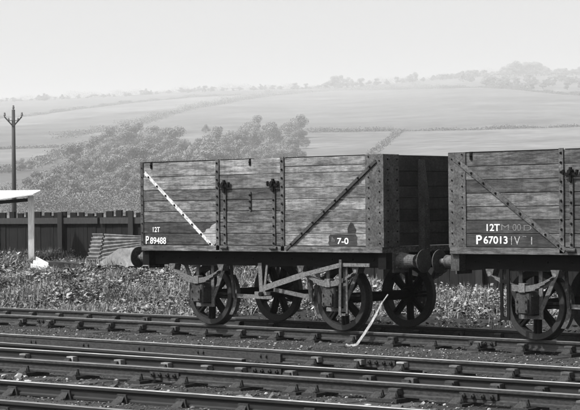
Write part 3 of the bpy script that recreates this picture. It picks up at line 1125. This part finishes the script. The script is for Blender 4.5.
# ------------------------------------------------------------------ fence of upright sleepers
FY = 12.0
fence = empty('board_fence', (-12, FY, 0), 0, 'dark fence of upright boards with notched top behind the weeds', 'fence')
bw = .19
fx = -26.0
k = 0
while fx < -.3:
    k += 1
    bw = random.uniform(.19, .26) if k % 2 else random.uniform(.11, .16)
    x = fx + bw / 2
    fx += bw
    gz = float(ground_h(x, FY))
    top = 1.66 + .015 * math.sin(k * 1.7) + random.uniform(-.03, .03) + (random.uniform(.08, .15) if k % 2 else random.uniform(-.02, .03))
    m = MB(); j = random.uniform(-.012, .012)
    m.box(x + 12 - bw / 2 + .004, x + 12 + bw / 2 - .004, j, j + .05, gz - .15, top)
    m.build('board', M['board'], fence)
for z0, z1, mt in ((1.47, 1.63, 'board_pale'),):
    for k in range(9):
        x0 = -26 + k * 2.8
        m = MB(); m.box(x0 + 12 + .05, min(x0 + 2.75, -.2) + 12, -.075, -.014, z0, z1); m.build('rail_board', M[mt], fence)
for k in range(10):
    x = -27.45 + 2.78 * k
    gz = float(ground_h(x, FY))
    m = MB(); m.box(x + 12 - .09, x + 12 + .09, -.12, -.08, gz - .2, 1.78); m.build('fence_post', M['post'], fence)
    m = MB(); x2 = x + 12 + .12
    m.bar((x2, -.045, gz + .12), (x2 + 2.5, -.045, float(ground_h(x + 2.6, FY)) + .12), .10, .05); m.build('lower_rail', M['board'], fence)

# shed corner at the left edge
sp_ = at_y(31.5, 250, 10.6)
shed = empty('open_shed', (sp_[0], 10.6, 0), YAW, 'small open shed with white sloping roof and pale post at left edge', 'shed')
gz = float(ground_h(sp_[0], 10.6))
PM = F_PX / ((np.array([sp_[0], 10.6, 0]) - CAM) @ FW)      # pixels per metre at the shed


def sz(py): return CZ + (209.0 - 2.6 - py) / PM


for dx in (0, -2.6):
    m = MB(); m.box(dx - .075, dx + .075, -.07, .07, gz - .4, sz(190.5)); m.build('post', M['shed_post'], shed)
m = MB(); m.box(-2.66, -2.54, .5, .62, gz - .4, sz(189)); m.build('post', M['shed_post'], shed)
m = MB()
zl, zr_, zb_ = sz(194.5), sz(189.3), sz(187.0)
m._add([(-3.4, -.30, zl - (zr_ - zl) * 2.6), (.10, -.30, zr_), (.16, .72, zb_ + .04), (-3.4, .72, zb_ + .04),
        (-3.4, -.30, zl - (zr_ - zl) * 2.6 + .03), (.10, -.30, zr_ + .03), (.16, .72, zb_ + .07), (-3.4, .72, zb_ + .07)],
       [(0, 1, 2, 3), (4, 7, 6, 5), (0, 4, 5, 1), (1, 5, 6, 2), (2, 6, 7, 3), (3, 7, 4, 0)])
m.build('roof', M['roof_white'], shed)
m = MB(); m.bar((-2.6, -.02, sz(202)), (.0, -.02, sz(194)), .09, .07); m.build('beam', M['post'], shed)

# telegraph pole far behind the fence
def tele():
    d = 112.0
    r = ray(14.2, 205); r = r / np.hypot(r[0], r[1])
    p = CAM + r * d
    zz = float(ground_h(p[0], p[1]))
    zt2 = CZ + (208.5 - 107.0) / F_PX * d
    o = empty('telegraph_pole', (p[0], p[1], zz), YAW, 'tall telegraph pole with V-shaped arms and insulators behind the shed', 'pole')
    H = zt2 - zz
    m = MB(); m.tube([(0, 0, -.3), (0, 0, H * .5), (0, 0, H)], [.15, .125, .095], 10); m.build('shaft', M['pole'], o)
    for s in (-1, 1):
        m = MB(); m.bar((0, -.10, H - .98), (s * .50, -.10, H - .42), .07, .07); a = m.build('arm', M['pole'], o)
        i = MB(); i.lathe([(0, .03), (.05, .03), (.06, .07), (.13, .075), (.17, .05), (.19, .06), (.24, .055), (.27, .001)], (s * .50, -.10, H - .42), 'z', 10); i.build('insulator', M['porcelain'], a)
        m = MB(); m.bar((s * .05, -.1, H - .62), (s * .27, -.1, H - .66), .035, .035); m.build('stay', M['pole'], o)
        i = MB(); i.lathe([(0, .03), (.05, .03), (.06, .06), (.13, .065), (.18, .05), (.22, .001)], (s * .27, -.1, H - .68), 'z', 10); i.build('insulator', M['porcelain'], o)
    i = MB(); i.lathe([(0, .03), (.05, .03), (.06, .07), (.13, .075), (.17, .05), (.19, .06), (.24, .055), (.27, .001)], (0, 0, H), 'z', 10); i.build('insulator', M['porcelain'], o)


tele()


# corrugated sheets leaning on the fence
def corrugated(name, quad_px, Yt, Yb, waves, mat, label, amp=.018, along='h', z_off=0.0):
    """quad in pixels: top-left, top-right, bottom-right, bottom-left; corrugation ridges run across (h)"""
    tl, tr = at_y(*quad_px[0], Yt), at_y(*quad_px[1], Yt)
    br, bl = at_y(*quad_px[2], Yb), at_y(*quad_px[3], Yb)
    n = waves * 6
    ctr = (tl + tr + bl + br) / 4
    e1 = tr - tl; e2 = bl - tl
    nr = np.cross(e2, e1); nr /= np.linalg.norm(nr)
    vs = []
    for i in range(n + 1):
        t = i / n
        a = tl + (bl - tl) * t; b = tr + (br - tr) * t
        o = nr * amp * math.sin(2 * math.pi * waves * t)
        for side in (1, -1):
            for e in (a, b):
                vs.append(e + o + nr * .002 * side - ctr)
    fs = []
    for i in range(n):
        k = i * 4
        fs += [(k, k + 4, k + 5, k + 1), (k + 2, k + 3, k + 7, k + 6), (k, k + 2, k + 6, k + 4), (k + 1, k + 5, k + 7, k + 3)]
    fs += [(0, 1, 3, 2), (n * 4, n * 4 + 2, n * 4 + 3, n * 4 + 1)]
    m = MB(); m._add(vs, fs)
    o = m.build(name, M[mat], None, tuple(ctr))
    tag(o, label, 'metal sheet', 'corrugated sheets lying about the bank')
    return o


corrugated('corrugated_sheet', [(93, 233.5), (103.5, 233.5), (99, 260), (87, 260)], 11.82, 11.35, 7, 'tin', 'narrow corrugated sheet leaning on the fence, left of the wider one', .032)
corrugated('corrugated_sheet', [(105, 233.8), (142, 236), (142, 250), (100, 262)], 11.80, 11.4, 7, 'tin', 'wide corrugated sheet leaning on the fence beside the wagon buffer', .032)
g0 = at_ground(39, 269)
cs = corrugated('corrugated_sheet', [(37, 257.5), (49, 264), (45, 270), (29, 268)], g0[1] + .05, g0[1] - .35, 3, 'tin_white', 'small broken white corrugated sheet lying among weeds below the shed post', .05)

# pale concrete block with a sloping side
q = [at_y(98, 266, 10.3), at_y(100, 262, 10.3), at_y(118.5, 248.5, 10.3), at_y(134, 249, 10.3), at_y(150, 266, 10.3)]
m = MB(); cx_ = q[2][0]
m.extrude([(p[0] - cx_, p[2]) for p in q], 0, .55)
cb = m.build('concrete_block', M['concrete'], None, (cx_, 10.3, 0))
tag(cb, 'pale sloping concrete block in front of the corrugated sheets, behind the buffer', 'concrete block')
# dark box-shaped lump in the weeds
g1 = at_ground(66, 272)
m = MB(); m.box(-.42, .42, -.09, .09, 0, .16, .02)
ot = m.build('dark_block', M['sleeper'], None, (g1[0], g1[1], g1[2] + .08)); ot.rotation_euler = (0, R(4), R(28))
tag(ot, 'dark low block lying in weeds right of the white sheet', 'timber')


# ------------------------------------------------------------------ weeds, stones
def in_view(x, y, z, mx=25, my=60):
    P = np.stack([x, y, z], -1)
    px, py, fw = pix_of(P)
    return (px > -mx) & (px < 580 + mx) & (py > -my) & (py < 410 + my)


def leaf_quads(c, ln, wd, yaw, pitch, roll=None):
    """diamond-ish leaves: base at c, pointing along yaw/pitch"""
    n = len(c)
    d = np.stack([np.cos(yaw) * np.cos(pitch), np.sin(yaw) * np.cos(pitch), np.sin(pitch)], -1)
    s = np.stack([-np.sin(yaw), np.cos(yaw), np.zeros(n)], -1)
    u = np.cross(d, s)
    if roll is None: roll = rng.uniform(-.7, .7, n)
    s = s * np.cos(roll)[:, None] + u * np.sin(roll)[:, None]
    ln = ln[:, None]; wd = wd[:, None]
    return np.stack([c, c + d * ln * .5 - s * wd * .5, c + d * ln, c + d * ln * .5 + s * wd * .5], 1)


def weeds():
    n = 17000
    x = rng.uniform(-27, 4.5, n); y = 2.15 + 9.7 * rng.uniform(0, 1, n) ** 1.15
    gz = ground_h(x, y)
    keep = in_view(x, y, gz, 60, 40)
    # weeds thinned out close behind the wagons on the right
    bare = np.where(x > -4.6, np.clip((7.0 - y) / 1.6, 0, 1), 0)
    keep &= rng.uniform(0, 1, n) > bare * .93
    patch = wob(x, y, .9, 16)
    keep &= rng.uniform(-.9, .7, n) < patch + .45 + .5 * wob(x, y, .33, 28)
    x, y, gz, patch = x[keep], y[keep], gz[keep], patch[keep]
    n = len(x)
    tone = wob(x, y, .55, 20) + rng.normal(0, .55, n)
    spc = np.exp(.45 * wob(x, y, .7, 30) + rng.normal(0, .35, n))
    hgt = np.clip(.14 + .13 * patch + .08 * wob(x, y, .45, 32) + rng.normal(0, .06, n), .04, .5)
    hgt *= np.where(y < 2.9, .5, 1)
    wpx, wpy, _ = pix_of(np.stack([x, y, gz], -1))
    hgt *= np.where((wpx > 84) & (wpx < 140) & (y > 7.5), .35, 1) * np.where((wpx > 24) & (wpx < 52) & (wpy > 262) & (wpy < 276), .3, 1)
    V = []; MI = []
    K = 28
    for k in range(K):
        f = (k + .5) / K
        yaw = rng.uniform(0, 6.283, n)
        rad = rng.uniform(0, .13, n) * (1.15 - .6 * f)
        c = np.stack([x + np.cos(yaw) * rad, y + np.sin(yaw) * rad, gz - .01 + hgt * f * rng.uniform(.7, 1.1, n)], -1)
        ln = rng.lognormal(math.log(.040), .35, n) * spc; wd = ln * rng.uniform(.45, .85, n)
        V.append(leaf_quads(c, ln, wd, yaw + rng.normal(0, .5, n), rng.uniform(-.35, .75, n)))
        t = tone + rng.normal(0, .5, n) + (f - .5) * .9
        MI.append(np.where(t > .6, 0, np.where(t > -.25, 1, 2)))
    # upright stems and grass blades
    for k in range(1):
        c = np.stack([x + rng.normal(0, .09, n), y + rng.normal(0, .09, n), gz - .02], -1)
        V.append(leaf_quads(c, hgt * rng.uniform(.7, 1.25, n) + .05, rng.uniform(.008, .018, n), rng.uniform(0, 6.28, n), rng.uniform(1.0, 1.5, n)))
        MI.append(np.where(rng.uniform(0, 1, n) < .2, 3, 1))
    tuft = (wob(x, y, .8, 34) + rng.normal(0, .4, n)) > .45
    tx, ty, tz = x[tuft], y[tuft], gz[tuft]; nt_ = len(tx)
    for k in range(22):
        c = np.stack([tx + rng.normal(0, .05, nt_), ty + rng.normal(0, .05, nt_), tz - .02], -1)
        V.append(leaf_quads(c, rng.uniform(.12, .34, nt_), rng.uniform(.008, .016, nt_), rng.uniform(0, 6.28, nt_), rng.uniform(.6, 1.45, nt_)))
        MI.append(np.where(rng.uniform(0, 1, nt_) < .35, 3, 1))
    V = np.concatenate(V); MI = np.concatenate(MI)
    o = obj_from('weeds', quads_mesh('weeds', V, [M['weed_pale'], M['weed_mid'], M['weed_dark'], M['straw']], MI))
    tag(o, 'sunlit tangle of weeds and nettles covering the bank behind the siding', 'weeds', kind='stuff')


weeds()


def stone_field(name, n, xr, yr, size, mats, weights, label, dens=None):
    x = rng.uniform(*xr, n); y = rng.uniform(*yr, n)
    if dens is not None:
        k = rng.uniform(0, 1, n) < dens(x, y); x, y = x[k], y[k]
    gz = ground_h(x, y)
    k = in_view(x, y, gz, 60, 40); x, y, gz = x[k], y[k], gz[k]
    n = len(x)
    s = rng.lognormal(math.log(size), .42, n)
    base = np.array([(1, 0, 0), (0, 1, 0), (-1, 0, 0), (0, -1, 0), (0, 0, .75), (0, 0, -.75), (.6, .6, .5), (-.6, .55, .5), (-.55, -.6, .5), (.6, -.55, .5)])
    tri = np.array([(0, 6, 9), (1, 7, 6), (2, 8, 7), (3, 9, 8), (4, 6, 7), (4, 7, 8), (4, 8, 9), (4, 9, 6), (0, 1, 6), (1, 2, 7), (2, 3, 8), (3, 0, 9)])
    P = base[None] * rng.uniform(.55, 1.25, (n, len(base), 1)) * s[:, None, None]
    a = rng.uniform(0, 6.28, n); ca, sa = np.cos(a)[:, None], np.sin(a)[:, None]
    P = np.stack([P[..., 0] * ca - P[..., 1] * sa, P[..., 0] * sa + P[..., 1] * ca, P[..., 2]], -1)
    P += np.stack([x, y, gz + s * .12], -1)[:, None]
    V = P[:, tri].reshape(-1, 3, 3)
    mi = np.repeat(rng.choice(len(mats), n, p=weights), len(tri))
    o = obj_from(name, quads_mesh(name, V, [M[t] for t in mats], mi, 3))
    tag(o, label, 'stones', kind='stuff')


stone_field('cinders', 70000, (-14, 13), (-11, 2.4), .0105, ['stone_dark', 'stone_mid', 'stone_pale'], [.46, .44, .10],
            'fine dark cinders and ash strewn between the rails')
stone_field('ballast_stones', 5200, (-3, 13), (-9.6, -5.4), .026, ['stone_dark', 'stone_mid', 'stone_pale'], [.3, .48, .22],
            'pale ballast stones scattered along the foreground rails',
            lambda x, y: np.exp(-((y - (lerp_y(C0, C1, x) * .55 + lerp_y(E0, E1, x) * .45)) / .62) ** 2) * (.55 + .45 * wob(x, y, .5, 24)))


# ------------------------------------------------------------------ trees and hedges on the hillside
def crown_mesh(seed, n=900, hh=1.0, ww=.5, leaf=.019):
    r = np.random.default_rng(seed)
    nb = 12
    a = r.uniform(0, 6.28, nb); rad = ww * .62 * np.sqrt(r.uniform(0, 1, nb)); zz = r.uniform(.2, .86, nb)
    rad *= np.interp(zz, [.2, .5, .9], [1.0, 1.15, .55])
    bc = np.stack([rad * np.cos(a), rad * np.sin(a), zz], -1); br = r.uniform(.13, .25, nb)
    k = r.integers(0, nb, n)
    d = r.normal(0, 1, (n, 3)); d /= np.linalg.norm(d, axis=1)[:, None]
    c = bc[k] + d * (br[k] * r.uniform(.35, 1.05, n) ** .5)[:, None] * np.array([1, 1, .8])
    nn = d + r.normal(0, .38, (n, 3)); nn /= np.linalg.norm(nn, axis=1)[:, None]
    q = r.normal(0, 1, (n, 3)); t1 = np.cross(nn, q); t1 /= np.linalg.norm(t1, axis=1)[:, None]; t2 = np.cross(nn, t1)
    a1 = (r.uniform(.6, 1.5, n) * leaf)[:, None]; a2 = (r.uniform(.5, 1.1, n) * leaf)[:, None]
    V = np.stack([c - t1 * a1, c - t2 * a2, c + t1 * a1, c + t2 * a2], 1)
    me = quads_mesh('crown', V, [M['leaf_tree']])
    m = MB()
    m.tube([(0, 0, -.03), (.005, 0, .2), (-.01, .01, .45), (0, 0, .7)], [.032, .024, .015, .006], 7)
    for i in range(6):
        t = a[i]; m.tube([(0, 0, .22 + .05 * i), (.5 * bc[i][0], .5 * bc[i][1], .3 + .06 * i), tuple(bc[i])], [.012, .009, .003], 5)
    return me, m.mesh('trunk', M['bark'])


TREES = [crown_mesh(40 + i, 4200, 1, (.46, .54, .6, .5, .42)[i]) for i in range(5)]


def tree(px, py, h, label, group, base=None, wide=1.0):
    g = at_ground(px, py) if base is None else base
    v = random.randrange(5)
    t = empty('hillside_tree', (g[0], g[1], g[2]), random.uniform(0, 6.28), label, 'tree', group)
    t.scale = (h * wide, h * wide, h)
    obj_from('crown', TREES[v][0], t); obj_from('trunk', TREES[v][1], t)
    return t


def wood_patch(poly_top, x0, x1, ybot, rows, step, hpx, label, group):
    """rows of trees climbing the slope under an outline of crown tops"""
    tx, ty = [p[0] for p in poly_top], [p[1] for p in poly_top]
    for r_ in range(rows):
        f = r_ / (rows - 1)
        x = x0 + random.uniform(0, step)
        while x < x1:
            top = np.interp(x, tx, ty)
            yb = ybot + ((top + hpx * .82) - ybot) * (1 - f) + random.uniform(-2.5, 2.5)
            if yb > top + hpx * .5:
                g = at_ground(x, yb)
                d = math.hypot(g[0] - CX, g[1] - CY)
                tree(x, yb, random.uniform(.8, 1.15) * hpx * d / F_PX, label[min(2, int(f * 3))], group, g, random.uniform(1.0, 1.3))
            x += step * random.uniform(.75, 1.25)


wood_patch([(28, 186), (40, 176), (58, 166), (72, 152), (86, 148), (100, 137), (112, 131), (130, 127), (146, 126), (158, 129), (176, 133), (190, 140), (214, 142)], 26, 222, 207, 9, 14, 27,
           ['tree on the upper edge of the large wood left of the wagon', 'tree in the middle of the large wood left of the wagon', 'tree along the foot of the large wood, above the fence'], 'trees of the left wood')
wood_patch([(196, 148), (206, 136), (218, 131), (234, 126), (246, 122), (262, 123), (276, 121), (296, 121), (303, 126), (306, 138)], 200, 303, 166, 4, 14, 24,
           ['tree on the upper edge of the wood above the wagon door', 'tree in the middle of the wood above the wagon door', 'tree low in the wood just above the wagon door'], 'trees of the right wood')
for x, y_, h, lb in ((20, 171, 13, 'round tree by the curving hedge, just right of the telegraph pole'), (31, 170, 10, 'smaller round tree second to the right of the telegraph pole'), (206, 133, 9, 'lone small tree in the field between the two woods'), (72, 161, 12, 'small tree where the curving hedge climbs beside the wood'), (70, 172, 14, 'small tree standing just left of the large wood, below the hedge'), (9, 173, 8, 'bushy small tree just left of the telegraph pole')):
    g = at_ground(x, y_); d = math.hypot(g[0] - CX, g[1] - CY)
    tree(x, y_, h * d / F_PX, lb, 'lone field trees', g, 1.2)


def sky_tree(x, hpx, wide=1.1, part='left'):
    d = random.uniform(4060, 4190)
    r = ray(x, 205); r = r / np.hypot(r[0], r[1])
    p = CAM + r * d
    g = np.array([p[0], p[1], float(ground_h(p[0], p[1]))])
    tree(x, 0, hpx * d / F_PX, {'left': 'small distant tree on the bare left skyline', 'clump': 'distant tree in the tall clump on the skyline above the wagon door', 'mid': 'small distant tree on the skyline above the wagon end', 'right': 'distant tree in the wooded right skyline'}[part], 'trees along the skyline', g, wide)


for x, h in ((8, 4), (22, 3), (41, 6), (45, 8), (49, 6), (63, 6), (80, 4), (92, 5), (110, 4), (126, 4), (142, 5), (147, 7), (152, 5), (170, 4), (184, 5), (200, 6), (206, 7), (212, 6), (228, 4), (240, 4), (252, 4), (262, 6), (266, 5), (281, 4), (296, 7), (299, 5), (307, 6), (326, 8), (331, 11), (336, 13), (342, 13), (348, 11), (354, 9), (362, 9), (370, 8), (378, 7), (388, 6), (398, 7), (411, 9), (414, 11), (424, 5), (433, 5)):
    sky_tree(x, h, 1.1, 'left' if x < 320 else 'clump' if x < 358 else 'mid')
for k in range(46):
    x = 2 + k * 9.3 + random.uniform(-4, 4)
    sky_tree(x, random.uniform(2.5, 5.5), 1.9, 'left' if x < 320 else 'clump' if x < 358 else 'mid')
for k in range(62):
    x = 436 + k * 2.4 + random.uniform(-1, 1)
    sky_tree(x, np.interp(x, [436, 500, 505, 515, 535, 545, 580], [6, 7, 9, 14, 13, 8, 8]) * random.uniform(.75, 1.2), 1.3, 'right')


def belt_tree(x, yb, hpx):
    g = at_ground(x, yb); d = math.hypot(g[0] - CX, g[1] - CY)
    tree(x, yb, hpx * d / F_PX, 'distant tree in the dark belt below the right skyline', 'trees of the belt below the skyline', g, 1.3)


for k in range(60):
    x = random.uniform(462, 584); f = random.uniform(0, 1)
    yb = np.interp(x, [462, 500, 540, 590], [82, 89, 90, 91]) * (1 - f) + 80 * f
    if yb > 81: belt_tree(x, yb, random.uniform(6, 9))


def ridge_line():
    out = []
    for x in range(-40, 620, 6):
        r = ray(x, 205); r = r / np.hypot(r[0], r[1]); p = CAM + r * (4170 + 20 * math.sin(x * .13))
        out.append((p[0], p[1], float(ground_h(p[0], p[1]))))
    return out


def hedge(name, pts, hpx, label, thick=3.0, dens=2.2, leaf=1.0, mat='leaf_hedge', world=None):
    P = []
    pts = pts or []
    for (a, b), (c, d) in zip(pts[:-1], pts[1:]):
        n = max(2, int(abs(c - a) / 2.5) + int(abs(d - b) / 2))
        for i in range(n): P.append(at_ground(a + (c - a) * i / n, b + (d - b) * i / n))
    if world is None: P.append(at_ground(*pts[-1])); P = np.array(P)
    else: P = np.array(world)
    seg = np.linalg.norm(np.diff(P, axis=0), axis=1); dist = np.concatenate([[0], np.cumsum(seg)])
    dc = np.hypot(P[:, 0] - CX, P[:, 1] - CY)
    n = int(min(45000, dist[-1] * dens * 22))
    t = rng.uniform(0, dist[-1], n)
    x, y, z, dd = (np.interp(t, dist, a) for a in (P[:, 0], P[:, 1], P[:, 2], dc))
    hh = hpx * dd / F_PX * np.clip(.8 + .35 * np.sin(t / 23) + .3 * np.sin(t / 9.7 + 1) + .25 * np.sin(t / 61 + 2) + rng.normal(0, .15, n), .1, 2.2)
    c = np.stack([x + rng.normal(0, thick, n), y + rng.normal(0, thick, n), z - .2 + hh * rng.uniform(0, 1, n)], -1)
    V = leaf_quads(c, leaf * rng.uniform(.5, 1.3, n), leaf * rng.uniform(.4, 1.0, n), rng.uniform(0, 6.28, n), rng.uniform(-.8, .8, n), rng.uniform(-1.2, 1.2, n))
    org = P.mean(0)
    o = obj_from('hedgerow', quads_mesh('hedgerow', V - org, [M[mat]]), None, tuple(org))
    tag(o, label, 'hedge', 'hedges between the hillside fields')


hedge('hedgerow', HEDGES['lane'], 5.0, 'curving hedge below the pale field at far left, left of the wood')
hedge('hedgerow', HEDGES['ride'], 4.5, 'long hedge sweeping up across the hill above both woods', 5.5)
hedge('hedgerow', HEDGES['mid'], 3.2, 'straight hedge across the big field above the right wagon')
hedge('hedgerow', HEDGES['diagonal'], 2.2, 'short hedge slanting up to the straight one above the wagon gap', 1.5, 1.5)
hedge('hedgerow', HEDGES['upper'], 2.2, 'thin hedge high on the hill at left below the skyline')
hedge('hedgerow', HEDGES['high'], 2.4, 'hedge dipping to the right edge below the tree belt')
hedge('hedgerow', None, 5.0, 'low broken hedge running along the very top of the hill', 7.0, 2.2, 1.15, 'leaf_hedge', ridge_line())
hedge('hedgerow', [(-20, 214.5), (60, 214), (150, 214), (250, 214)], 20, 'tall dark hedge just showing above the fence, below the large wood', 5.0, 20, .45, 'leaf_pale')
hedge('hedgerow', HEDGES['low'], 2.2, 'low hedge along the top of the pale field at far left')

# ------------------------------------------------------------------ air
hz = MB(); hz.box(-7600, 5000, -4000, 8200, -200, 370)
ho = hz.build('haze', [], None)
ho.data.materials.clear()
hm = bpy.data.materials.new('haze'); hm.use_nodes = True
nt = hm.node_tree; nt.nodes.clear()
o_ = nt.nodes.new("ShaderNodeOutputMaterial"); pv = nt.nodes.new("ShaderNodeVolumePrincipled")
pv.inputs["Color"].default_value = (.98, .98, .98, 1)
pv.inputs["Density"].default_value = .0002
pv.inputs["Anisotropy"].default_value = .0
nt.links.new(pv.outputs[0], o_.inputs["Volume"])
ho.data.materials.append(hm)
tag(ho, kind='stuff')
